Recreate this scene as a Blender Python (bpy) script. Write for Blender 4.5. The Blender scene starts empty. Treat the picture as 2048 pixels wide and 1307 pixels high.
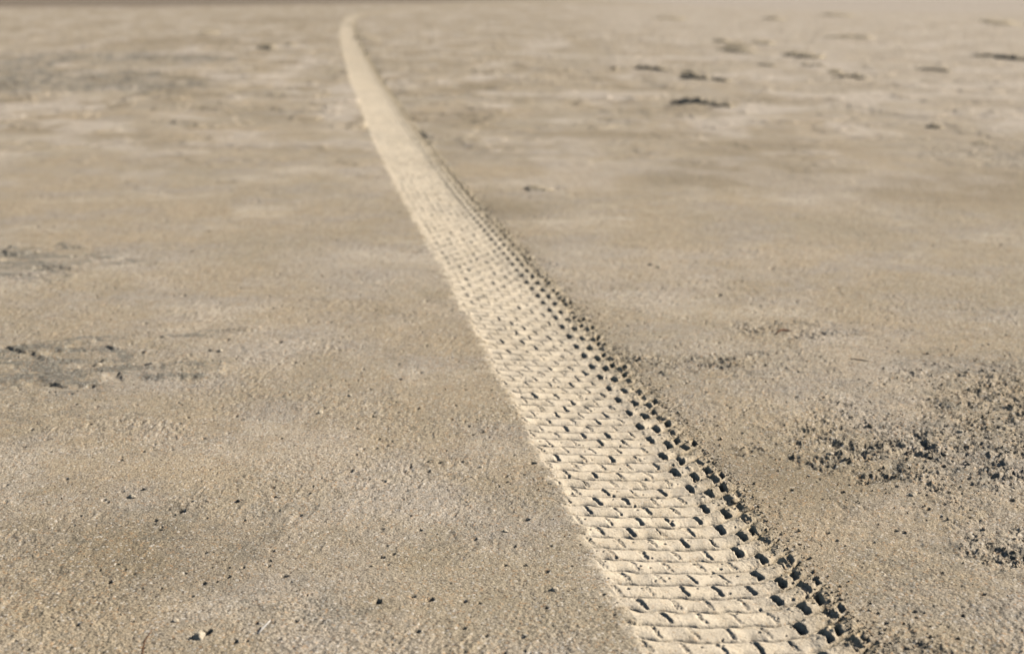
import bpy, math
import numpy as np
from mathutils import Vector, noise as mnoise

S = bpy.context.scene
COL = S.collection
F32 = np.float32
R = math.radians

# ------------------------------------------------------------------ camera
cam_d = bpy.data.cameras.new('camera')
cam_d.lens = 50.0
cam_d.sensor_width = 36.0
cam_d.sensor_fit = 'HORIZONTAL'
cam_d.clip_start = 0.05
cam_d.clip_end = 6000
cam = bpy.data.objects.new('camera', cam_d)
COL.objects.link(cam)
cam.location = (0, 0, 0.8)
cam.rotation_euler = (R(90 - 13.5), 0, 0)
cam_d.dof.use_dof = True
cam_d.dof.focus_distance = 2.22
cam_d.dof.aperture_fstop = 4.2
S.camera = cam

# ------------------------------------------------------------------ light
SUN_AZ, SUN_EL = 76.0, 34.0          # azimuth clockwise from +Y towards +X
w = bpy.data.worlds.new('World')
S.world = w
w.use_nodes = True
nt = w.node_tree
sky = nt.nodes.new('ShaderNodeTexSky')
sky.sky_type = 'NISHITA'
sky.sun_disc = False
sky.sun_elevation = R(SUN_EL)
sky.sun_rotation = R(SUN_AZ)
sky.air_density = 1.0
sky.dust_density = 1.5
bg = nt.nodes['Background']
bg.inputs['Strength'].default_value = 0.05
nt.links.new(sky.outputs[0], bg.inputs[0])
sun_d = bpy.data.lights.new('sun', 'SUN')
sun_d.energy = 5.0
sun_d.angle = R(0.53)
sun_d.color = (1.0, 0.95, 0.88)
sun = bpy.data.objects.new('sun', sun_d)
COL.objects.link(sun)
sdir = Vector((math.cos(R(SUN_EL)) * math.sin(R(SUN_AZ)),
               math.cos(R(SUN_EL)) * math.cos(R(SUN_AZ)), math.sin(R(SUN_EL))))
sun.rotation_euler = sdir.to_track_quat('Z', 'Y').to_euler()
sun.location = (3, 2, 4)
S.view_settings.view_transform = 'Standard'
S.view_settings.look = 'None'
S.view_settings.exposure = 0.40
S.view_settings.gamma = 1.0
S.cycles.max_bounces = 4
S.cycles.diffuse_bounces = 0

# ------------------------------------------------------------------ noise
_rng = np.random.default_rng(7)
_G = 1024
_ang = _rng.uniform(0, 2 * np.pi, (_G, _G)).astype(F32)
_GX, _GY = np.cos(_ang), np.sin(_ang)
_RA = _rng.random((_G, _G)).astype(F32)
_RB = _rng.random((_G, _G)).astype(F32)
_RC = _rng.random((_G, _G)).astype(F32)


def gnoise(x, y, seed=0):
    """gradient noise, about -0.7..0.7"""
    ix = np.floor(x).astype(np.int64); iy = np.floor(y).astype(np.int64)
    fx = (x - ix).astype(F32); fy = (y - iy).astype(F32)
    ix += seed * 131; iy += seed * 57
    ux = fx * fx * fx * (fx * (fx * 6 - 15) + 10)
    uy = fy * fy * fy * (fy * (fy * 6 - 15) + 10)
    def c(a, b):
        i = (ix + a) & (_G - 1); j = (iy + b) & (_G - 1)
        return _GX[i, j] * (fx - a) + _GY[i, j] * (fy - b)
    n0 = c(0, 0); n0 = n0 + ux * (c(1, 0) - n0)
    n1 = c(0, 1); n1 = n1 + ux * (c(1, 1) - n1)
    return n0 + uy * (n1 - n0)


def fbm(x, y, lam, octs, seed=0, gain=0.5):
    out = np.zeros(x.shape, F32); a = 1.0; f = 1.0 / lam
    for k in range(octs):
        out += a * gnoise(x * f, y * f, seed + k * 3)
        a *= gain; f *= 2.03
    return out


def worley(x, y, lam, seed=0):
    """distance (in metres) to the nearest jittered point, and two random numbers of that point"""
    x = x / lam; y = y / lam
    ix = np.floor(x).astype(np.int64); iy = np.floor(y).astype(np.int64)
    best = np.full(x.shape, 9, F32); r1 = np.zeros(x.shape, F32); r2 = np.zeros(x.shape, F32)
    for a in (-1, 0, 1):
        for b in (-1, 0, 1):
            i = (ix + a + seed * 17) & (_G - 1); j = (iy + b + seed * 91) & (_G - 1)
            px = ix + a + 0.1 + 0.8 * _RA[i, j]; py = iy + b + 0.1 + 0.8 * _RB[i, j]
            d = np.hypot(px - x, py - y).astype(F32)
            m = d < best
            best = np.where(m, d, best)
            r1 = np.where(m, _RC[i, j], r1); r2 = np.where(m, _RA[j, i], r2)
    return best * lam, r1, r2


def sstep(a, b, x):
    t = np.clip((x - a) / (b - a), 0, 1)
    return t * t * (3 - 2 * t)

# ------------------------------------------------------------------ the line of the track (world metres)
CP = np.array([(0.56, 0.0), (0.49, 0.4), (0.42, 0.85), (0.353, 1.3), (0.296, 1.68), (0.185, 2.4), (0.053, 3.28), (-0.13, 4.47),
               (-0.293, 5.5), (-0.442, 6.5), (-0.665, 8.0), (-0.928, 10.0), (-1.196, 12.0), (-1.59, 15.0),
               (-2.215, 20.0), (-2.83, 25.0), (-3.45, 30.5), (-4.02, 36.0), (-4.26, 39.5), (-4.28, 43.0),
               (-3.8, 46.5), (-2.6, 49.3), (0.0, 52.0), (6.0, 55.0)], float)


def spline(cp, step=0.01):
    seg = np.hypot(*np.diff(cp, axis=0).T)
    k = np.concatenate([[0], np.cumsum(seg)])
    u = np.arange(0, k[-1], step)
    x = np.interp(u, k, cp[:, 0]); y = np.interp(u, k, cp[:, 1])
    n = 121                                          # smooth the polyline twice
    ker = np.ones(n) / n
    for _ in range(2):
        xp = np.pad(x, n // 2, mode='reflect', reflect_type='odd')
        yp = np.pad(y, n // 2, mode='reflect', reflect_type='odd')
        x = np.convolve(xp, ker, 'valid'); y = np.convolve(yp, ker, 'valid')
    return x, y


LX, LY = spline(CP)
LS = np.concatenate([[0], np.cumsum(np.hypot(np.diff(LX), np.diff(LY)))])
TX, TY = np.gradient(LX, LS), np.gradient(LY, LS)
_tl = np.hypot(TX, TY); TX /= _tl; TY /= _tl


def lateral(x, y):
    """signed distance right of the track line, good near the line while y < 40"""
    cx = np.interp(y, LY[LY < 40], LX[LY < 40])
    tx = np.interp(y, LY[LY < 40], TX[LY < 40]); ty = np.interp(y, LY[LY < 40], TY[LY < 40])
    return ((x - cx) * ty).astype(F32)

# ------------------------------------------------------------------ patches of the sand flat: cx, cy, rx, ry, turn(deg)
CRUST = [(-1.52, 4.16, 0.34, 0.26, 0), (-1.05, 2.97, 0.25, 0.15, 0), (-0.74, 2.95, 0.12, 0.08, 0),
         (-1.06, 3.15, 0.17, 0.035, 32), (-0.70, 3.28, 0.09, 0.04, 25), (-1.35, 3.02, 0.2, 0.12, 0),
         (-4.3, 12.2, 1.4, 1.7, 0), (-4.6, 16.5, 1.4, 1.3, 0), (-3.0, 11.6, 0.5, 0.5, 0), (-5.6, 14.0, 1.0, 1.6, 0)]
ROUGH = [(0.76, 2.40, 0.30, 0.22, 0), (0.74, 1.95, 0.08, 0.07, 0), (0.40, 3.0, 0.13, 0.06, 20), (1.05, 2.75, 0.25, 0.2, 0),
         (0.50, 1.62, 0.05, 0.07, 0), (2.45, 6.95, 0.35, 0.5, 0), (0.25, 3.05, 0.06, 0.07, 0),
         (0.12, 5.72, 0.10, 0.06, 0), (0.66, 3.3, 0.12, 0.08, 0)]
GREY = [(0.80, 2.40, 0.34, 0.26, 0), (1.05, 2.75, 0.4, 0.35, 0), (0.62, 1.85, 0.16, 0.2, 0), (0.5, 2.98, 0.2, 0.08, 0), (2.4, 6.9, .5, .5, 0),
        (-0.55, 2.0, 0.22, 0.14, 25), (-0.30, 1.75, 0.12, 0.1, 30), (-0.95, 2.62, 0.3, 0.12, 10)]
DUSKY = [(0.47, 2.27, 0.11, 0.16, 15), (1.27, 7.2, 0.42, 0.4, 0), (1.0, 6.2, 0.5, 0.4, 0), (-0.55, 1.95, 0.25, 0.15, 0),
         (2.0, 5.8, 0.6, 0.6, 0), (-4.7, 21.5, 1.4, 2.2, 0), (-5.3, 34.5, 1.6, 2.5, 0), (0.5, 7.9, 0.4, 0.2, 0), (-0.05, 5.2, .2, .2, 0)]


def patch(x, y, plist, soft=0.35, wob=0.5, lam=0.12, seed=40):
    out = np.zeros(x.shape, F32)
    for k, (cx, cy, rx, ry, a) in enumerate(plist):
        m = (np.abs(x - cx) < 2.2 * max(rx, ry)) & (np.abs(y - cy) < 2.2 * max(rx, ry))
        if not m.any():
            continue
        ca, sa = math.cos(R(a)), math.sin(R(a))
        dx = x[m] - cx; dy = y[m] - cy
        q = np.hypot((dx * ca + dy * sa) / rx, (-dx * sa + dy * ca) / ry)
        L = max(lam, 0.55 * max(rx, ry))
        q = q + wob * fbm(x[m], y[m], L, 4, seed + k, 0.6)
        out[m] = np.maximum(out[m], 1 - sstep(1 - soft, 1 + soft, q))
    return out

# ------------------------------------------------------------------ height of the sand
def base_height(x, y, sp, track_t=None):
    """returns height, film, dusk, rough.   sp = mesh spacing there, used to fade what it cannot carry"""
    def fade(lam):
        return np.clip((lam / sp - 1.2) / 1.6, 0, 1).astype(F32)
    z = 0.010 * fbm(x, y, 1.7, 2, 1) + 0.004 * fbm(x, y, 0.45, 2, 5)
    rough = patch(x, y, ROUGH, 0.55, 0.9, 0.10, 60) * (0.55 + 1.0 * sstep(-.15, .25, fbm(x, y, .07, 3, 62, .6)))
    crust = patch(x, y, CRUST, 0.26, 0.75, 0.10, 40)
    dusk = patch(x, y, DUSKY, 0.8, 0.5, 0.2, 80)
    fm = sstep(4.5, 10, y) * (y < 60)
    mott = fbm(x, y * .8, 0.75, 5, 71, .66)
    dusk = np.maximum(dusk, 0.95 * sstep(.06, .40, mott) * fm)
    pale = sstep(.08, .45, fbm(x, y * .8, 0.9, 5, 77, .66)) * (0.3 + 0.7 * fm) + 0.45 * fm * sstep(0, 4, x)
    pale = np.clip(pale, 0, 1)
    z += fm * (sp < 0.3) * (0.010 * fbm(x, y, 0.5, 4, 73, .6) + 0.012 * sstep(.18, .30, fbm(x, y, 0.55, 4, 75, .6)))
    smooth = patch(x, y, DUSKY[:1], 0.8, 0.4, 0.2, 80)
    patchy = sstep(-0.25, 0.35, fbm(x, y, 0.35, 3, 21))          # some stretches are rougher than others
    g = (0.60 + 0.70 * patchy + 0.7 * rough) * (1 - 0.55 * smooth)
    near = y < 12
    xn, yn, spn, gn = x[near], y[near], sp[near], g[near]
    scuff = np.zeros(x.shape, F32)
    if near.any():
        def fd(lam):
            return np.clip((lam / spn - 1.2) / 1.6, 0, 1).astype(F32)
        h = 0.0014 * gnoise(xn / .11, yn / .11, 11)
        h += fd(.05) * 0.0011 * gnoise(xn / .05, yn / .05, 12)
        h += fd(.022) * 0.0008 * gn * gnoise(xn / .022, yn / .022, 13)
        h += fd(.010) * 0.0009 * gn * gnoise(xn / .0100, yn / .0100, 14)
        h += fd(.005) * 0.0008 * gn * gnoise(xn / .0052, yn / .0052, 15)
        h += fd(.0035) * 0.0005 * gn * gnoise(xn / .0033, yn / .0033, 16)
        # scuffed, wind-combed grain running away to the right
        ca, sa = .38, .92
        al = xn * ca + yn * sa; ac = xn * sa - yn * ca
        warp = .034 * gnoise(xn / .11, yn / .11, 17) + .010 * gnoise(xn / .03, yn / .03, 30)
        st1 = gnoise((ac + warp) / .024, al / .065, 18)
        st2 = gnoise((ac + warp) / .008, al / .026, 26)
        comb = sstep(-.30, .25, gnoise(xn / .28, yn / .28, 28) + .5 * gnoise(xn / .1, yn / .1, 29))
        h += comb * (1 - 0.7 * smooth[near]) * (fd(.02) * 0.0017 * st1 + fd(.008) * 0.0012 * st2 * gn)
        h -= fd(.02) * comb * 0.0016 * sstep(.22, .40, st1) * (1 - smooth[near])
        scuff[near] = comb * sstep(.05, .45, st1 + .5 * st2)
        # crumbs: small domes of random height
        d, r1, r2 = worley(xn, yn, 0.0085, 3)
        rad = 0.0018 + 0.0030 * r1
        hh = np.sqrt(np.clip(1 - (d / rad) ** 2, 0, 1))
        h += fd(.007) * hh * rad * 0.75 * np.clip(r2 * 1.5 - 1.15 + 0.40 * rough[near] + 0.25 * (patchy[near] - .5), 0, 1)
        # bigger clods, mostly where the crust is broken
        d, r1, r2 = worley(xn, yn, 0.030, 5)
        rad = 0.003 + 0.007 * r1 ** 2
        d = d + 0.004 * gnoise(xn / .009, yn / .009, 19)
        hh = np.sqrt(np.clip(1 - (d / rad) ** 2, 0, 1))
        h += fd(.02) * hh * rad * 0.62 * (np.clip(r2 * 1.4 - 1.375, 0, .2) * 4 + 0.24 * rough[near] * (r2 > 0.68))
        # little pits
        d, r1, r2 = worley(xn, yn, 0.026, 8)
        d = d + 0.0016 * gnoise(xn / .005, yn / .005, 20)
        rad = 0.0022 + 0.0032 * r1
        pit = np.clip(1 - (d / rad) ** 2, 0, 1)
        h -= fd(.009) * pit * 0.006 * (r2 > (0.90 - 0.34 * rough[near] + 0.5 * gnoise(xn / .12, yn / .12, 27)))
        d, r1, r2 = worley(xn, yn, 0.085, 9)
        d = d + 0.003 * gnoise(xn / .008, yn / .008, 23)
        rad = 0.004 + 0.005 * r1
        pit = np.clip(1 - (d / rad) ** 2, 0, 1)
        h -= fd(.014) * pit * 0.011 * (r2 > 0.935)
        # broken ground of the rough patches
        h += fd(.05) * rough[near] * (0.0075 * fbm(xn, yn, 0.04, 4, 31, .66) - 0.001)
        z[near] += h
    grey = patch(x, y, GREY, 0.7, 0.7, 0.15, 100) * sstep(-.12, .40, fbm(x * .8, y, .055, 4, 101, .68))
    # lifted, flaking skin of the crust patches: plates with steep lips
    pl = fbm(x, y, 0.20, 4, 33, .48)
    plate = crust * sstep(-0.02, 0.03, pl)
    z += 0.0048 * plate * 1.25 * (sp < 0.06) + 0.002 * crust * fbm(x, y, 0.09, 4, 35, .6) * fade(.05)
    film = np.clip(crust * (0.22 + 0.95 * sstep(-0.06, 0.14, fbm(x * .5, y * 1.4, 0.09, 6, 37, .72))) + 0.50 * grey +
                   0.35 * rough * sstep(0.02, 0.45, fbm(x, y, 0.09, 4, 38, .65)) + 0.30 * scuff * sstep(-.1, .35, fbm(x, y, .16, 4, 39, .6)), 0, 1)
    return z, film, dusk, pale


def large_height(x, y):
    return 0.010 * fbm(x, y, 1.7, 2, 1) + 0.004 * fbm(x, y, 0.45, 2, 5)

# ------------------------------------------------------------------ the pressed track
HW = 0.142           # half width
PITCH = 0.0445       # row spacing
BL = 0.0475          # block length
_brng = np.random.default_rng(21)
_BR = _brng.random((4096, 64)).astype(F32)
_BR2 = _brng.random((4096, 64)).astype(F32)


def tread_height(x, y, s, t, sp):
    zb, film, dusk, pale = base_height(x, y, sp)
    zl = large_height(x, y)
    wob = fbm(s, t, 0.05, 3, 44)
    # cross section: shallow at the left, deepest right of the middle, steep wall at the right
    prof = np.interp(t, [-0.155, -0.142, -0.115, -0.06, 0.0, 0.05, 0.078, 0.105, 0.128, 0.142, 0.156, 0.175, 0.2],
                     [0.0, -0.0012, -0.0042, -0.008, -0.0120, -0.0138, -0.0128, -0.0092, -0.0052, -0.0020, 0.0012, 0.0012, 0.0]).astype(F32)
    # rows of blocks, bowed forward on the right shoulder
    bow = 0.034 * np.clip((t - 0.045) / 0.10, 0, 1.2) ** 1.8 + 0.006 * np.clip((-t - 0.05) / 0.09, 0, 1) ** 1.5
    sj = s - bow + 0.0044 * gnoise(s / .09, t / .032, 46) + 0.0026 * gnoise(s / .03, t / .014, 47)
    sj = sj + 0.0020 * np.cos(2 * np.pi * (t + 0.3) / BL + np.pi * np.floor(sj / PITCH + 0.5)) * (0.5 + fbm(s, t, .06, 2, 65))
    v = sj / PITCH
    row = np.floor(v).astype(np.int64); fv = (v - row).astype(F32)
    u = (t + 0.3 + 0.0035 * gnoise(s / .03, t / .03, 48)) / BL + 0.5 * (row & 1)
    ju = np.floor(u).astype(np.int64); fu = (u - ju).astype(F32)
    rb = _BR[row & 4095, ju & 63]; rb2 = _BR2[row & 4095, ju & 63]
    # each block: steep near side, round top sagging in the middle, falls away behind
    up = np.clip(fv / 0.30, 0, 1); up = up * (2 - up)
    down = np.clip((1 - fv) / 0.42, 0, 1); down = down * (2 - down)
    sag = 1 - 0.16 * np.sin(np.pi * np.clip(fu, 0, 1))
    bar = (0.70 * up * down + 0.30 * np.sin(np.pi * np.clip(fv, 0, 1) ** 1.12) ** 0.8) * sag * (0.82 + 0.36 * rb)
    shoulder = sstep(0.062, 0.086, t)
    left = sstep(-0.152, -0.138, t)
    dmg = 0.62 + 0.38 * sstep(-.30, .08, fbm(s, t, .11, 3, 61, .6))
    amp = 0.0074 * left * (1 + 0.45 * shoulder) * dmg * (1 - 0.5 * sstep(5, 12, s))
    crack = 1 - sstep(0.012, 0.075, np.minimum(fv, 1 - fv) + 0.035 * gnoise(s / .03, t / .010, 58))
    z = prof + amp * (bar - 0.55) - 0.0032 * left * crack * (0.6 + 0.6 * dmg) * (1 + 2.6 * sstep(.085, .12, t))
    # notch at the end of each block
    wn = (0.060 + 0.040 * rb2) * (1 - shoulder) + (0.105 + 0.035 * rb2) * shoulder
    skew = (fv - 0.5) * 0.20
    du = np.abs(fu - 0.0 + skew + 0.07 * gnoise(s / .010, t / .010, 49)) % 1.0
    du = np.minimum(du, 1 - du)
    nl = sstep(0.08, 0.20, fv) * (1 - sstep(0.74, 0.90, fv))
    notch = (1 - sstep(wn * (0.30 + 0.40 * shoulder), wn * (1.30 - 0.25 * shoulder), du)) * nl
    strength = np.clip(rb * 1.9 - 1.00, 0.0, 1) * sstep(-.128, -.095, t)
    z += notch * 0.0022 * gnoise(x / .0036, y / .0036, 64)
    z -= notch * left * ((0.0019 + 0.0052 * strength) * (1 - shoulder) + (0.016 + 0.018 * rb) * shoulder * (1 - 0.8 * sstep(.115, .128, t)))
    # long and short block ends bite into the right wall
    tend = np.where(row & 1, 0.124, 0.141) + 0.010 * (_BR[row & 4095, 3] - .5)
    q = t - tend + 0.0025 * gnoise(s / .007, t / .007, 50)
    bite = sstep(-0.003, 0.0015, q) * (1 - sstep(0.0065, 0.009, q)) * sstep(0.12, 0.24, fv) * (1 - sstep(0.62, 0.82, fv))
    z -= bite * 0.026 * np.clip(_BR[row & 4095, 9] * 1.6 - .45, 0, 1)
    # the sand itself
    def fd(lam):
        return np.clip((lam / sp - 1.2) / 1.6, 0, 1).astype(F32)
    z += fd(.03) * 0.0010 * gnoise(x / .03, y / .03, 51)
    z += fd(.010) * 0.0004 * gnoise(x / .009, y / .009, 52)
    z += fd(.0045) * 0.00030 * (1 + 2.0 * shoulder) * gnoise(x / .0042, y / .0042, 53)
    z += fd(.009) * 0.0006 * shoulder * gnoise(x / .0085, y / .0085, 59)
    d, r1, r2 = worley(x, y, 0.010, 13)
    rad = 0.0012 + 0.0030 * r1
    hh = np.sqrt(np.clip(1 - (d / rad) ** 2, 0, 1))
    z += fd(.007) * hh * rad * np.clip(r2 * 1.5 - 1.35 + 0.9 * shoulder * r1, 0, 1) * 0.8
    d, r1, r2 = worley(x, y, 0.021, 14)                             # pin holes
    d = d + 0.0012 * gnoise(x / .004, y / .004, 24)
    rad = 0.0013 + 0.0022 * r1
    z -= fd(.007) * np.clip(1 - (d / rad) ** 2, 0, 1) * 0.006 * (r2 > 0.70)
    # ragged blend into the untouched sand
    rowj = _BR[row & 4095, 5] - .5
    edge = np.abs(t) - HW - np.where(t > 0, 0.010, 0.0) + 0.010 * gnoise(s / .030, t / .02, 55) + 0.006 * gnoise(s / .010, t / .01, 56)
    edge = edge + np.where(t < 0, 0.010 * (0.75 - bar) + 0.016 * rowj, 0)
    m = 1 - np.where(t < 0, sstep(-0.014, 0.006, edge), sstep(-0.010, 0.008, edge))
    z = z * (1 - 0.45 * sstep(4.5, 10, s))
    z = zb + m * (zl + z - zb)
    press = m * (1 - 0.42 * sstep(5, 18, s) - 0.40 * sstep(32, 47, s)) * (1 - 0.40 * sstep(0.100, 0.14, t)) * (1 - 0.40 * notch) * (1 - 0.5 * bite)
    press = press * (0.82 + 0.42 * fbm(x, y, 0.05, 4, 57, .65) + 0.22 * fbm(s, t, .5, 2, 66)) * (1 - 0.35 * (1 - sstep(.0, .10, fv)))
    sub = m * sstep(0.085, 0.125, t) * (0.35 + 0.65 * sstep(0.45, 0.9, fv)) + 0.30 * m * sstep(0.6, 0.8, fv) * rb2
    return z, film * (1 - m), dusk * (1 - m), pale * (1 - m), np.clip(press, 0, 1), np.clip(sub, 0, 1)

# ------------------------------------------------------------------ mesh helpers
def grid_object(name, X, Y, Z, mat, attrs, parent=None):
    n, m = X.shape
    me = bpy.data.meshes.new(name)
    me.vertices.add(n * m)
    co = np.empty((n * m, 3), F32)
    co[:, 0] = X.ravel(); co[:, 1] = Y.ravel(); co[:, 2] = Z.ravel()
    me.vertices.foreach_set('co', co.ravel())
    i = (np.arange(n - 1)[:, None] * m + np.arange(m - 1)[None, :]).ravel()
    q = np.stack([i, i + 1, i + m + 1, i + m], 1).astype(np.int32)
    nf = len(q)
    me.loops.add(nf * 4); me.loops.foreach_set('vertex_index', q.ravel())
    me.polygons.add(nf); me.polygons.foreach_set('loop_start', np.arange(0, nf * 4, 4, dtype=np.int32))
    me.polygons.foreach_set('use_smooth', np.ones(nf, bool))
    for k, a in attrs.items():
        at = me.attributes.new(k, 'FLOAT', 'POINT')
        at.data.foreach_set('value', np.ascontiguousarray(a.ravel(), F32))
    me.update(calc_edges=True)
    me.materials.append(mat)
    o = bpy.data.objects.new(name, me)
    COL.objects.link(o)
    if parent:
        o.parent = parent
    return o


def raw_object(name, verts, faces, mat, parent=None, smooth=True):
    me = bpy.data.meshes.new(name)
    me.from_pydata(verts, [], faces)
    me.materials.append(mat)
    if smooth:
        me.polygons.foreach_set('use_smooth', [True] * len(me.polygons))
    me.update()
    o = bpy.data.objects.new(name, me)
    COL.objects.link(o)
    if parent:
        o.parent = parent
    return o


def tag(o, label=None, cat=None, group=None, kind=None):
    if label: o['label'] = label
    if cat: o['category'] = cat
    if group: o['group'] = group
    if kind: o['kind'] = kind
    return o

# ------------------------------------------------------------------ materials
class NT:
    def __init__(s, mat):
        mat.use_nodes = True
        s.t = mat.node_tree; s.n = s.t.nodes; s.l = s.t.links
        s.b = s.n['Principled BSDF']
    def add(s, typ, **kw):
        n = s.n.new(typ)
        for k, v in kw.items(): setattr(n, k, v)
        return n
    def link(s, a, b): s.l.new(a, b)
    def noise(s, vec, scale, detail=3, rough=.6):
        n = s.add('ShaderNodeTexNoise')
        n.inputs['Scale'].default_value = scale; n.inputs['Detail'].default_value = detail
        n.inputs['Roughness'].default_value = rough
        s.link(vec, n.inputs['Vector']); return n.outputs['Fac']
    def ramp(s, fac, a, b, va=0.0, vb=1.0):
        n = s.add('ShaderNodeMapRange'); n.clamp = True
        n.inputs[1].default_value = a; n.inputs[2].default_value = b
        n.inputs[3].default_value = va; n.inputs[4].default_value = vb
        s.link(fac, n.inputs[0]); return n.outputs[0]
    def mix(s, fac, a, b, mode='MIX'):
        n = s.add('ShaderNodeMix', data_type='RGBA', blend_type=mode)
        for v, i in ((fac, 0), (a, 6), (b, 7)):
            if isinstance(v, (float, int)): n.inputs[i].default_value = v
            elif isinstance(v, tuple): n.inputs[i].default_value = (*v, 1)
            else: s.link(v, n.inputs[i])
        return n.outputs[2]
    def math(s, op, a, b=None):
        n = s.add('ShaderNodeMath', operation=op)
        for v, i in ((a, 0), (b, 1)):
            if v is None: continue
            if isinstance(v, (float, int)): n.inputs[i].default_value = v
            else: s.link(v, n.inputs[i])
        return n.outputs[0]
    def attr(s, name):
        n = s.add('ShaderNodeAttribute'); n.attribute_name = name; return n.outputs['Fac']


def sand_material(name, tint=(1, 1, 1)):
    m = bpy.data.materials.new(name)
    T = NT(m)
    P = T.add('ShaderNodeNewGeometry').outputs['Position']
    def c(r, g, b): return (r * tint[0], g * tint[1], b * tint[2])
    # slow drifts of tone
    col = T.mix(T.ramp(T.noise(P, 0.9, 4), .38, .62), c(.395, .318, .220), c(.34, .287, .207))
    col = T.mix(T.ramp(T.noise(P, 3.1, 6, .68), .46, .62, 0, .85), col, c(.345, .300, .245))
    col = T.mix(T.ramp(T.noise(P, 1.6, 6, .74), .52, .66, 0, .75), col, c(.52, .445, .345))
    col = T.mix(T.ramp(T.noise(P, 7, 7, .74), .52, .68, 0, .75), col, c(.31, .25, .165))
    col = T.mix(T.ramp(T.noise(P, 29, 5, .7), .55, .72, 0, .45), col, c(.50, .36, .22))
    col = T.mix(T.ramp(T.noise(P, 60, 4, .7), .50, .70, 0, .6), col, c(.30, .25, .185))
    col = T.mix(T.math('MULTIPLY', T.attr('dusk'), .75), col, c(.255, .205, .135))
    col = T.mix(T.math('MULTIPLY', T.attr('pale'), .8), col, c(.50, .43, .355))
    film = T.mix(T.noise(P, 22, 4), c(.11, .11, .09), c(.26, .235, .195))
    col = T.mix(T.math('MULTIPLY', T.attr('film'), .85), col, film)
    col = T.mix(T.attr('mud'), col, c(.195, .155, .115))
    col = T.mix(T.attr('salt'), col, c(.42, .36, .295))
    # single grains
    g = T.noise(P, 420, 2, .7)
    col = T.mix(T.ramp(g, .36, .64, .0, 1.0), T.mix(1.0, col, (.52, .50, .47), 'MULTIPLY'), T.mix(1.0, col, (1.42, 1.42, 1.40), 'MULTIPLY'))
    v = T.add('ShaderNodeTexVoronoi'); v.inputs['Scale'].default_value = 300
    T.link(P, v.inputs['Vector'])
    sep = T.add('ShaderNodeSeparateColor'); T.link(v.outputs['Color'], sep.inputs[0])
    dark = T.math('MULTIPLY', T.math('GREATER_THAN', sep.outputs[0], .93), .75)
    pale = T.math('MULTIPLY', T.math('GREATER_THAN', sep.outputs[1], .95), .5)
    rust = T.math('MULTIPLY', T.math('GREATER_THAN', sep.outputs[2], .94), .40)
    loose = T.mix(dark, col, (.12, .095, .07))
    loose = T.mix(pale, loose, (.70, .64, .55))
    loose = T.mix(rust, loose, (.45, .25, .11))
    # pressed fine sand of the track and the yellower sand it turns up
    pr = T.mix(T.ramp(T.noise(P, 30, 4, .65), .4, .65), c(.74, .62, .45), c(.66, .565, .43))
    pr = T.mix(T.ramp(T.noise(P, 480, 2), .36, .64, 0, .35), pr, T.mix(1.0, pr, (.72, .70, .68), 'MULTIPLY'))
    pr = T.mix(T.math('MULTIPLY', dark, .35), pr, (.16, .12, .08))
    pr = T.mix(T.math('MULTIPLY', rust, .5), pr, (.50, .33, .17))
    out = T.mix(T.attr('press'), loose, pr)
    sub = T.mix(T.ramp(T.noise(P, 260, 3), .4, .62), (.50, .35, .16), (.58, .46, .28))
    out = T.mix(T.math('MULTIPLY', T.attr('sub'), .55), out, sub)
    T.link(out, T.b.inputs['Base Color'])
    T.b.inputs['Roughness'].default_value = 0.95
    T.b.inputs['Specular IOR Level'].default_value = 0.15
    hb = T.math('ADD', T.math('MULTIPLY', T.noise(P, 330, 3, .65), 1.0), T.math('MULTIPLY', v.outputs['Distance'], -.35))
    bmp = T.add('ShaderNodeBump')
    bmp.inputs['Distance'].default_value = 0.0022
    T.link(T.ramp(T.attr('press'), 0, 1, .75, .48), bmp.inputs['Strength'])
    T.link(hb, bmp.inputs['Height']); T.link(bmp.outputs[0], T.b.inputs['Normal'])
    return m


def plain_material(name, c1, c2, scale, rough=.9, bump=.4, dist=.001):
    m = bpy.data.materials.new(name)
    T = NT(m)
    P = T.add('ShaderNodeTexCoord').outputs['Object']
    T.link(T.mix(T.ramp(T.noise(P, scale, 4), .35, .65), c1, c2), T.b.inputs['Base Color'])
    T.b.inputs['Roughness'].default_value = rough
    T.b.inputs['Specular IOR Level'].default_value = 0.2
    b = T.add('ShaderNodeBump'); b.inputs['Strength'].default_value = bump; b.inputs['Distance'].default_value = dist
    T.link(T.noise(P, scale * 2.5, 4), b.inputs['Height']); T.link(b.outputs[0], T.b.inputs['Normal'])
    return m


M_SAND = sand_material('sand_material')
M_CLUMP = plain_material('clay_clump_material', (.39, .315, .21), (.48, .395, .28), 40, .95, .7, .01)
M_CLOD = plain_material('clod_material', (.42, .34, .23), (.62, .54, .42), 350)
M_DARK = plain_material('dark_pit_and_pebble_material', (.05, .045, .04), (.11, .10, .085), 300)  # dark colour also stands in for the shade of small pits
M_STRAW = plain_material('bleached_straw_material', (.50, .46, .40), (.62, .58, .52), 300, .6)
M_STEM = plain_material('brown_stem_material', (.13, .06, .03), (.25, .13, .07), 300, .7)

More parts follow.
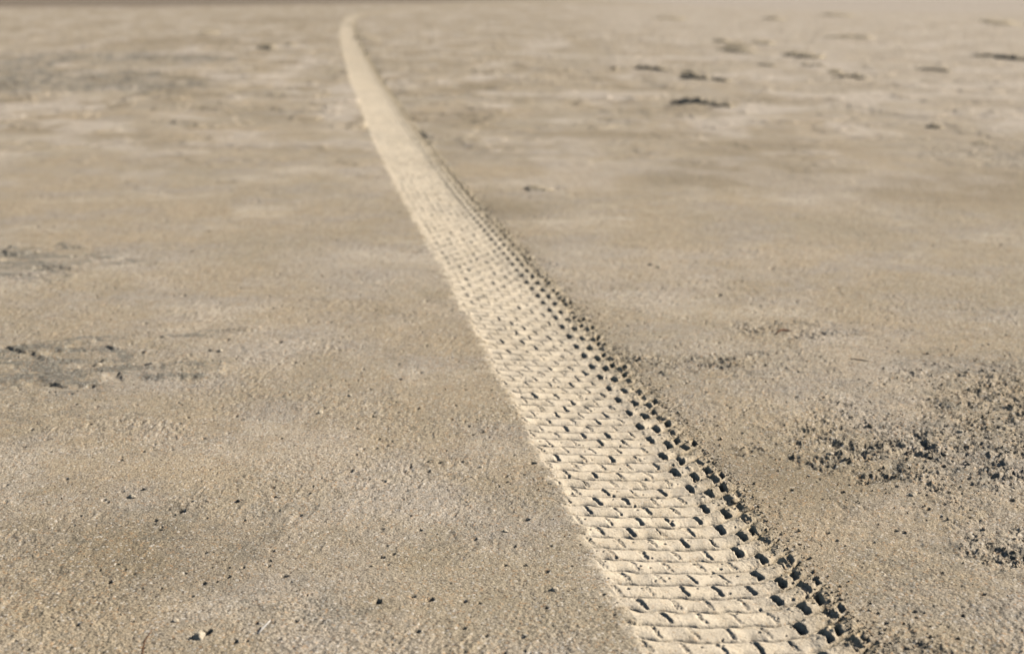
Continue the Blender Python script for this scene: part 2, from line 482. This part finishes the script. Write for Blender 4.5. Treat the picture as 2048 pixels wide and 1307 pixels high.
# ------------------------------------------------------------------ the sand flat: one sheet to the horizon
def build_sand():
    ys = [-6.0, -4.5, -3.2, -2.2, -1.4, -0.7, -0.2]
    y = 0.2
    while y < 3000:
        ys.append(y)
        if y < 1.35: st = 0.016 if y < 1.1 else 0.006
        elif y < 14: st = max(0.0014, 0.55 * (y * y + .64) / 1138)
        else: st = min(0.55 * y * y / 1138, 0.06 * y)
        y += st
    ys = np.array(ys)
    NC = 1800
    u = np.linspace(-1, 1, NC)
    u = 0.44 * u                                         # +-24 degrees carried finely
    ext = np.array([.47, .52, .6, .72, .9, 1.2, 1.7, 2.6, 4.5, 8.0])
    u = np.concatenate([-ext[::-1], u, ext])
    Yg, Ug = np.meshgrid(ys, u, indexing='ij')
    Wd = np.sqrt(Yg ** 2 + 0.7 ** 2)
    Xg = Ug * Wd
    sp = np.maximum(0.88 / NC * Wd, np.gradient(ys)[:, None] * 0.40 * np.ones_like(Wd)).astype(F32)
    sp = np.where(np.abs(Ug) > .45, 1.0, sp).astype(F32)
    Z, film, dusk, pale = base_height(Xg, Yg, sp)
    t = np.where((Yg < 30) & (Yg > -1), lateral(Xg, Yg), 1.0)
    sink = 1 - sstep(0.168, 0.190, np.abs(t))
    Z = Z - 0.06 * sink
    far = sstep(30, 45, Yg)
    Z = Z * (1 - far)
    # far off the sand gives way to brown mud on the left and a pale salt pan on the right
    edge = np.interp(Xg, [-400, -60, -19, -14.5, -9, -5, -1.5, 3, 12, 60], [58, 50, 52, 55, 60, 66, 74, 88, 120, 400])
    wv = 1 + 0.10 * fbm(Xg, Yg, 9.0, 4, 91)
    mud = sstep(0.94, 1.14, Yg * wv / edge)
    edge = np.interp(Xg, [-10, 5, 6.5, 9, 12.5, 18, 40, 400], [900, 90, 62, 48, 41, 38, 36, 40])
    salt = sstep(0.90, 1.2, Yg * wv / edge)
    o = grid_object('sand', Xg, Yg, Z, M_SAND, {'mud': mud, 'salt': salt, 'film': film, 'dusk': dusk, 'pale': pale})
    return tag(o, kind='structure')


build_sand()

# ------------------------------------------------------------------ the track
def build_track():
    root = bpy.data.objects.new('tyre_track', None)
    COL.objects.link(root)
    tag(root, 'pale tyre track of brick-like tread blocks pressed into the sand and curving away', 'tyre track')
    ss = [0.35]
    s1 = LS[-1] - 0.5
    while ss[-1] < s1:
        s = ss[-1]
        st = 0.004 if s < 1.2 else 0.0013 if s < 3.0 else 0.0013 + (s - 3.0) * 0.00055 if s < 8 else 0.0043 + (s - 8) * 0.004
        ss.append(s + min(st, .12))
    ss = np.array(ss)
    tt = np.concatenate([np.linspace(-0.205, -0.150, 34)[:-1], np.linspace(-0.150, 0.160, 250)[:-1], np.linspace(0.160, 0.215, 34)])
    cx = np.interp(ss, LS, LX); cy = np.interp(ss, LS, LY)
    tx = np.interp(ss, LS, TX); ty = np.interp(ss, LS, TY)
    T, Sg = np.meshgrid(tt, ss)
    X = cx[:, None] + T * ty[:, None]; Y = cy[:, None] - T * tx[:, None]
    sp = np.maximum(0.00125, np.gradient(ss)[:, None] * 0.8 * np.ones_like(X)).astype(F32)
    Z, film, dusk, pale, press, sub = tread_height(X, Y, Sg, T, sp)
    far = sstep(28, 34, Y)
    Z = Z * (1 - far) + far * 0.008
    rim = sstep(0.192, 0.205, np.abs(T))
    Z = Z - 0.006 * rim - 0.02 * far * rim
    cut = int(np.searchsorted(tt, 0.066))
    A = {'film': film, 'dusk': dusk, 'pale': pale, 'press': press, 'sub': sub}
    for name, sl in (('tread_bed', slice(0, cut + 1)), ('shoulder', slice(cut, len(tt)))):
        grid_object(name, X[:, sl], Y[:, sl], Z[:, sl], M_SAND, {k: a[:, sl] for k, a in A.items()}, root)
    return root


build_track()

# ------------------------------------------------------------------ small helpers for the things that lie on the sand
def ground_z(x, y):
    z, *_ = base_height(np.array([x], float), np.array([y], float), np.array([.0015], F32))
    return float(z[0])


def lump(name, p0, p1, width, height, mat, seed, rugged=.7, n=60, m=18, power=3.0):
    """a broken ridge of crusted clay between two points, steep on its camera-left side, rising from below the sand"""
    p0, p1 = Vector((*p0, 0)), Vector((*p1, 0))
    d = (p1 - p0); L = d.length; d.normalize()
    s = Vector((d.y, -d.x, 0))                         # across the ridge
    c = (p0 + p1) / 2
    zg = ground_z(c.x, c.y)
    vs, fs = [], []
    for i in range(n):
        a = i / (n - 1) * 2 - 1
        end = max(0.0, 1 - abs(a) ** 2.6) ** .6
        for j in range(m):
            b = j / (m - 1) * 2 - 1
            k1 = mnoise.fractal(Vector((a * L / .10, seed * 3.7, b * .4)), .8, 2.1, 4)
            k2 = mnoise.fractal(Vector((a * L / .03, b * width / .03, seed * 1.9)), .9, 2.0, 3)
            off = .55 * width * mnoise.noise(Vector((a * L / .16, seed * 7.1, 2.0)))
            wd = width * (.55 + .45 * end) * (1 + .35 * k1)
            bb = b
            prof = max(0.0, 1 - abs(bb) ** power)
            hh = height * end * prof * max(.12, 1 + rugged * 1.2 * k1 + .45 * rugged * k2)
            p = d * (a * L / 2) + s * (bb * wd / 2 + off)
            vs.append((p.x, p.y, -0.012 + hh + (0.012 if prof > 0 and hh > 0 else 0)))
    for i in range(n - 1):
        for j in range(m - 1):
            q = i * m + j
            fs.append((q, q + m, q + m + 1, q + 1))
    # closed underside
    base = len(vs)
    ring = [i * m for i in range(n)] + [(n - 1) * m + j for j in range(1, m)] + [i * m + m - 1 for i in range(n - 2, -1, -1)] + [j for j in range(m - 2, 0, -1)]
    for q in ring:
        x, y, z = vs[q]; vs.append((x, y, -0.05))
    k = len(ring)
    for i in range(k):
        fs.append((ring[i], ring[(i + 1) % k], base + (i + 1) % k, base + i))
    fs.append(tuple(range(base + k - 1, base - 1, -1)))
    o = raw_object(name, vs, fs, mat)
    o.location = (c.x, c.y, zg)
    return o


G_CL = 'broken clay ridges on the far sand'
LEDGES = [
    # p0, p1, width, height, label
    ((1.12, 10.04), (1.42, 9.80), .05, .040, 'darkest clay ridge on the right, long and low with a knob off its right end'),
    ((1.39, 9.76), (1.47, 9.66), .04, .034, 'small dark knob just off the right end of the darkest clay ridge'),
    ((1.49, 12.73), (1.86, 12.30), .07, .048, 'thick olive-brown clay ridge behind the darkest one, two crumbs at its left end'),
    ((1.60, 13.46), (1.69, 13.38), .05, .040, 'round clay crumb just behind the left end of the thick olive ridge'),
    ((1.52, 12.98), (1.58, 12.94), .05, .036, 'pale grey clay crumb touching the left tip of the thick olive ridge'),
    ((1.20, 14.19), (1.49, 13.86), .07, .040, 'slim clay ridge left of the thick olive ridge, beside a lone crumb'),
    ((0.96, 13.96), (1.03, 13.92), .06, .048, 'lone round clay crumb with a bright side, left of the slim ridge'),
    ((3.10, 16.72), (3.47, 16.15), .08, .050, 'long brown clay ridge in the middle of the far right field'),
    ((2.84, 12.76), (3.13, 12.56), .07, .046, 'clay ridge with a crumb on its left shoulder, right of the thick olive ridge'),
    ((2.97, 13.46), (3.05, 13.38), .06, .046, 'crumb perched behind the left end of a short clay ridge at right'),
    ((3.96, 14.19), (4.20, 13.78), .07, .032, 'faint flat clay ridge between the crumb-shouldered ridge and the right border'),
    ((5.19, 16.49), (5.68, 15.76), .09, .056, 'long dark clay ridge running out of the picture at the right border'),
    ((2.60, 18.28), (2.92, 17.46), .09, .048, 'double-humped clay ridge, the front one of a stacked pair'),
    ((2.89, 19.65), (3.15, 19.00), .09, .046, 'short clay ridge at the back of the stacked pair'),
    ((3.42, 20.33), (3.57, 19.98), .09, .042, 'small blunt clay lump right of the stacked pair'),
    ((2.96, 21.24), (3.14, 20.86), .08, .038, 'thin clay strip above the stacked pair of ridges'),
    ((5.00, 22.88), (5.46, 22.03), .11, .046, 'grey clay ridge far back in the right field, above the long brown one'),
    ((3.59, 35.6), (4.00, 34.5), .16, .055, 'very blurred clay lump near the top, right of the track bend'),
    ((6.20, 35.6), (6.40, 34.5), .16, .060, 'very blurred lump near the top, left of the pale salt flat'),
    ((8.69, 40.4), (8.95, 38.4), .18, .060, 'very blurred strip of clay under the edge of the salt flat'),
    ((2.43, 8.32), (2.48, 8.22), .04, .028, 'single dark crumb on the pale sand near the right border'),
    ((2.44, 7.45), (2.47, 7.39), .03, .016, 'tiny crumb on a white streak near the right border'),
    ((-3.28, 19.00), (-3.05, 18.55), .09, .060, 'reddish brown clay lump left of the track, alone on the pale sand'),
    ((-3.10, 19.98), (-2.95, 19.65), .08, .034, 'fainter lump just right of the reddish brown one left of the track'),
    ((0.06, 5.77), (0.15, 5.68), .03, .013, 'small crumbly ridge just right of the track where it blurs'),
    ((2.54, 14.92), (2.68, 14.73), .06, .026, 'low flake of clay left of the faint pair behind the thick olive ridge'),
    ((3.05, 15.11), (3.14, 14.55), .06, .026, 'low flake of clay under the long brown ridge'),
    ((-5.26, 25.06), (-5.07, 24.54), .10, .045, 'small blurred lump far left of the track near the top'),
    ((-2.36, 22.9), (-2.18, 22.2), .10, .045, 'blurred lump touching the right side of the track near its bend'),
    ((11.0, 34.0), (10.2, 29.5), .16, .050, 'long blurred clay strip at the upper right corner below the salt flat'),
]
BOLD = ('darkest', 'olive', 'slim', 'long dark', 'shoulder', 'lone', 'reddish')
for k, (a, b, wd, ht, lab) in enumerate(LEDGES):
    bold = any(q in lab for q in BOLD)
    o = lump('clay_ridge', a, b, wd * (1.4 if bold else 2.4), ht * (.50 if 'reddish' in lab else .72 if bold else .95 if any(q in lab for q in ('long brown', 'stacked', 'grey clay', 'double')) else .75), M_CLUMP, k + 1.37, power=2.4 if bold else 1.5)
    tag(o, lab, 'clay ridge', G_CL)


def ico(sub=3):
    import bmesh
    bm = bmesh.new()
    bmesh.ops.create_icosphere(bm, subdivisions=sub, radius=1)
    vs = [v.co.copy() for v in bm.verts]; fs = [tuple(v.index for v in f.verts) for f in bm.faces]
    bm.free()
    return vs, fs


IV, IFc = ico(3)


def stone(name, x, y, size, mat, seed, flat_=.7, sink=.35, dz=0.0):
    vs = []
    for v in IV:
        k = 1 + .38 * mnoise.fractal(v * 1.1 + Vector((seed * 5.3, seed, 0)), .8, 2, 3) + .10 * mnoise.noise(v * 4.2 + Vector((0, seed, 3)))
        vs.append((v.x * k * size, v.y * k * size * .8, v.z * k * size * flat_))
    o = raw_object(name, vs, IFc, mat)
    o.rotation_euler = (0, 0, seed * 1.7)
    o.location = (x, y, ground_z(x, y) + size * flat_ * (1 - 2 * sink) * .5 + dz)
    return o


STONES = [  # most dark marks are small pits and shade, given as dark-coloured lumps
    ('clod', -0.602, 2.202, .0060, M_DARK, 'dark spot with a thin tail lying alone on the left sand'),
    ('pebble', -0.438, 2.148, .0062, M_DARK, 'flat slate-grey pebble on the left foreground sand'),
    ('pebble', -0.683, 3.117, .0085, M_DARK, 'black spot beside an orange crumb right of the left crust patch'),
    ('clod', -0.660, 3.112, .0090, M_CLOD, 'tan crumb beside the black spot right of the left crust patch'),
    ('pebble', -0.233, 2.876, .0058, M_DARK, 'small dark spot on bare sand left of the track'),
    ('clod', -0.053, 2.320, .0058, M_CLOD, 'pale grain in a dark ring left of the track'),
    ('clod', -0.010, 2.018, .0058, M_CLOD, 'pale crumb with a black hole at its left, nearest below the ringed grain'),
    ('clod', 0.058, 1.800, .0078, M_CLOD, 'whitish crumb below a dark hollow beside the left edge of the track'),
    ('pebble', 0.047, 1.742, .0048, M_DARK, 'round black spot next to the left edge of the track near the bottom'),
    ('clod', -0.326, 2.752, .0075, M_CLOD, 'tan lump left of the track, about midway down the photo'),
    ('clod', -0.371, 2.635, .0085, M_CLOD, 'ochre crumbly lump in the middle of the left sand'),
    ('clod', -0.436, 1.704, .0062, M_CLOD, 'white crumb close to the bottom border at left'),
    ('clod', -0.395, 1.655, .0125, M_CLOD, 'large cream clod at the bottom border left of the straw'),
    ('pebble', 0.404, 4.088, .0100, M_DARK, 'dark blurred pebble right of the track on smooth sand'),
    ('clod', 0.425, 4.060, .0085, M_CLOD, 'pinkish blurred crumb right of the dark pebble on smooth sand'),
    ('pebble', 0.493, 3.041, .0058, M_DARK, 'black pebble above the scuffed streak right of the track'),
    ('clod', 0.560, 2.385, .0090, M_CLOD, 'orange-tan clod at the left rim of the rough ground on the right'),
    ('clod', 0.830, 2.515, .0095, M_CLOD, 'tan clod inside the rough ground near the right border'),
    ('clod', 0.650, 2.180, .0100, M_CLOD, 'tan clod on the front rim of the rough ground at right'),
    ('clod', -0.613, 2.166, .0085, M_CLOD, 'cream crumb with a yellow side in the left foreground'),
]
for k, (nm, x, y, sz, mat, lab) in enumerate(STONES):
    tag(stone(nm, x, y, sz * (.62 if mat is M_DARK else .72), mat, k * 1.13 + .4), lab, nm, 'pebbles and clods lying singly on the sand')


def tube(name, pts, radii, mat, seg=8):
    vs, fs = [], []
    P = [Vector(p) for p in pts]
    for i, p in enumerate(P):
        t = (P[min(i + 1, len(P) - 1)] - P[max(i - 1, 0)]).normalized()
        a = t.cross(Vector((0.31, .22, .92))).normalized(); b = t.cross(a)
        for k in range(seg):
            q = 2 * math.pi * k / seg
            vs.append(tuple(p + (a * math.cos(q) + b * math.sin(q)) * radii[i]))
    n = len(P)
    for i in range(n - 1):
        for k in range(seg):
            fs.append((i * seg + k, i * seg + (k + 1) % seg, (i + 1) * seg + (k + 1) % seg, (i + 1) * seg + k))
    fs.append(tuple(range(seg - 1, -1, -1))); fs.append(tuple((n - 1) * seg + k for k in range(seg)))
    return raw_object(name, vs, fs, mat)


z0 = ground_z(-.322, 1.662)
o = tube('straw', [(-.3230, 1.664, z0 - .001), (-.3190, 1.671, z0 + .0020), (-.3145, 1.679, z0 + .0050), (-.3100, 1.687, z0 + .0078)],
         [.0009, .0012, .0012, .0008], M_STRAW)
tag(o, 'short bleached straw sticking out of the sand near the bottom border', 'straw')
z0 = ground_z(-.453, 1.615)
o = tube('plant_stem', [(-.4540, 1.600, z0 - .002), (-.4535, 1.606, z0 + .008), (-.4520, 1.612, z0 + .017), (-.4475, 1.617, z0 + .023), (-.444, 1.619, z0 + .028)],
         [.0012, .0011, .0010, .0008, .0004], M_STEM)
tag(o, 'thin reddish brown stem standing up at the bottom border on the left', 'stem')
z0 = ground_z(.641, 3.274)
o = tube('twig', [(.622, 3.262, z0 + .001), (.632, 3.275, z0 + .005), (.641, 3.280, z0 + .007), (.652, 3.290, z0 + .004), (.664, 3.286, z0 + .003)],
         [.0012, .0022, .0028, .0022, .0008], M_STEM)
tag(o, 'tiny brown twig scrap lying on smooth sand right of the track', 'twig')
z0 = ground_z(.77, 3.03)
o = tube('twig', [(.742, 3.040, z0 + .001), (.755, 3.034, z0 + .002), (.770, 3.025, z0 + .002), (.785, 3.018, z0 + .001)],
         [.0006, .0012, .0012, .0006], M_DARK)
tag(o, 'slate-dark twig lying flat above the rough ground on the right', 'twig')

# ------------------------------------------------------------------ loose crumbs, past counting
def build_crumbs():
    rng = np.random.default_rng(5)
    vs0, fs0 = ico(1)
    V = np.array(vs0, F32); Fc = np.array(fs0, np.int32)
    N = 2500
    y = 1.35 + rng.random(N) ** 1.6 * 5.0
    x = rng.uniform(-.46, .46, N) * (y + .25)
    r = np.exp(rng.normal(math.log(.0009), .45, N))
    # more on the broken ground and along the torn right shoulder
    ex, ey, er = [], [], []
    for cx, cy, rx, ry, _ in ROUGH[:5]:
        n = int(2600 * rx * ry / .1)
        ex.append(rng.normal(cx, rx * .6, n)); ey.append(rng.normal(cy, ry * .6, n)); er.append(np.exp(rng.normal(math.log(.0012), .45, n)))
    n = 3500
    s = 1.2 + rng.random(n) ** 1.5 * 4.5
    t = rng.normal(.150, .022, n)
    cx = np.interp(s, LS, LX); cy = np.interp(s, LS, LY)
    ex.append(cx + t * np.interp(s, LS, TY)); ey.append(cy - t * np.interp(s, LS, TX)); er.append(np.exp(rng.normal(math.log(.0013), .42, n)))
    x = np.concatenate([x] + ex); y = np.concatenate([y] + ey); r = np.concatenate([r] + er)
    r = np.clip(r, .0005, .0055)
    ok = y > 1.2
    t = lateral(x, y)
    inside = (t > -.150) & (t < .100)
    ok &= ~(inside & (rng.random(len(x)) > .05))
    x, y, r, t = x[ok], y[ok], r[ok], t[ok]
    n = len(x)
    z, *_ = base_height(x, y, np.full(n, .0015, F32))
    # on the track use the height of the track itself
    on = np.abs(t) < .19
    si = np.interp(y[on], LY[LY < 40], LS[LY < 40]) - 0.0
    tt = t[on]
    # foot of the perpendicular
    for _ in range(3):
        px = np.interp(si, LS, LX); py = np.interp(si, LS, LY); ax = np.interp(si, LS, TX); ay = np.interp(si, LS, TY)
        si = si + (x[on] - px) * ax + (y[on] - py) * ay
    px = np.interp(si, LS, LX); py = np.interp(si, LS, LY); ax = np.interp(si, LS, TX); ay = np.interp(si, LS, TY)
    tt = ((x[on] - px) * ay - (y[on] - py) * ax)
    z[on] = tread_height(x[on], y[on], si, tt, np.full(on.sum(), .0015, F32))[0]
    ang = rng.random(n) * 6.283
    sc = rng.uniform(.6, 1.25, (n, 3)).astype(F32) * r[:, None]
    jit = 1 + .30 * rng.standard_normal((n, len(V), 1)).astype(F32) * .6
    W = V[None] * sc[:, None, :] * jit
    ca, sa = np.cos(ang)[:, None], np.sin(ang)[:, None]
    co = np.empty((n, len(V), 3), F32)
    co[..., 0] = W[..., 0] * ca - W[..., 1] * sa + x[:, None]
    co[..., 1] = W[..., 0] * sa + W[..., 1] * ca + y[:, None]
    co[..., 2] = W[..., 2] + (z + r * .35)[:, None]
    f = (Fc[None] + (np.arange(n) * len(V))[:, None, None]).reshape(-1, 3).astype(np.int32)
    me = bpy.data.meshes.new('sand_crumbs')
    me.vertices.add(n * len(V)); me.vertices.foreach_set('co', co.ravel())
    me.loops.add(len(f) * 3); me.loops.foreach_set('vertex_index', f.ravel())
    me.polygons.add(len(f)); me.polygons.foreach_set('loop_start', np.arange(0, len(f) * 3, 3, dtype=np.int32))
    me.update(calc_edges=True)
    me.materials.append(M_SAND)
    o = bpy.data.objects.new('sand_crumbs', me)
    COL.objects.link(o)
    tag(o, 'loose sand crumbs strewn over the flat', 'sand crumbs', None, 'stuff')


build_crumbs()
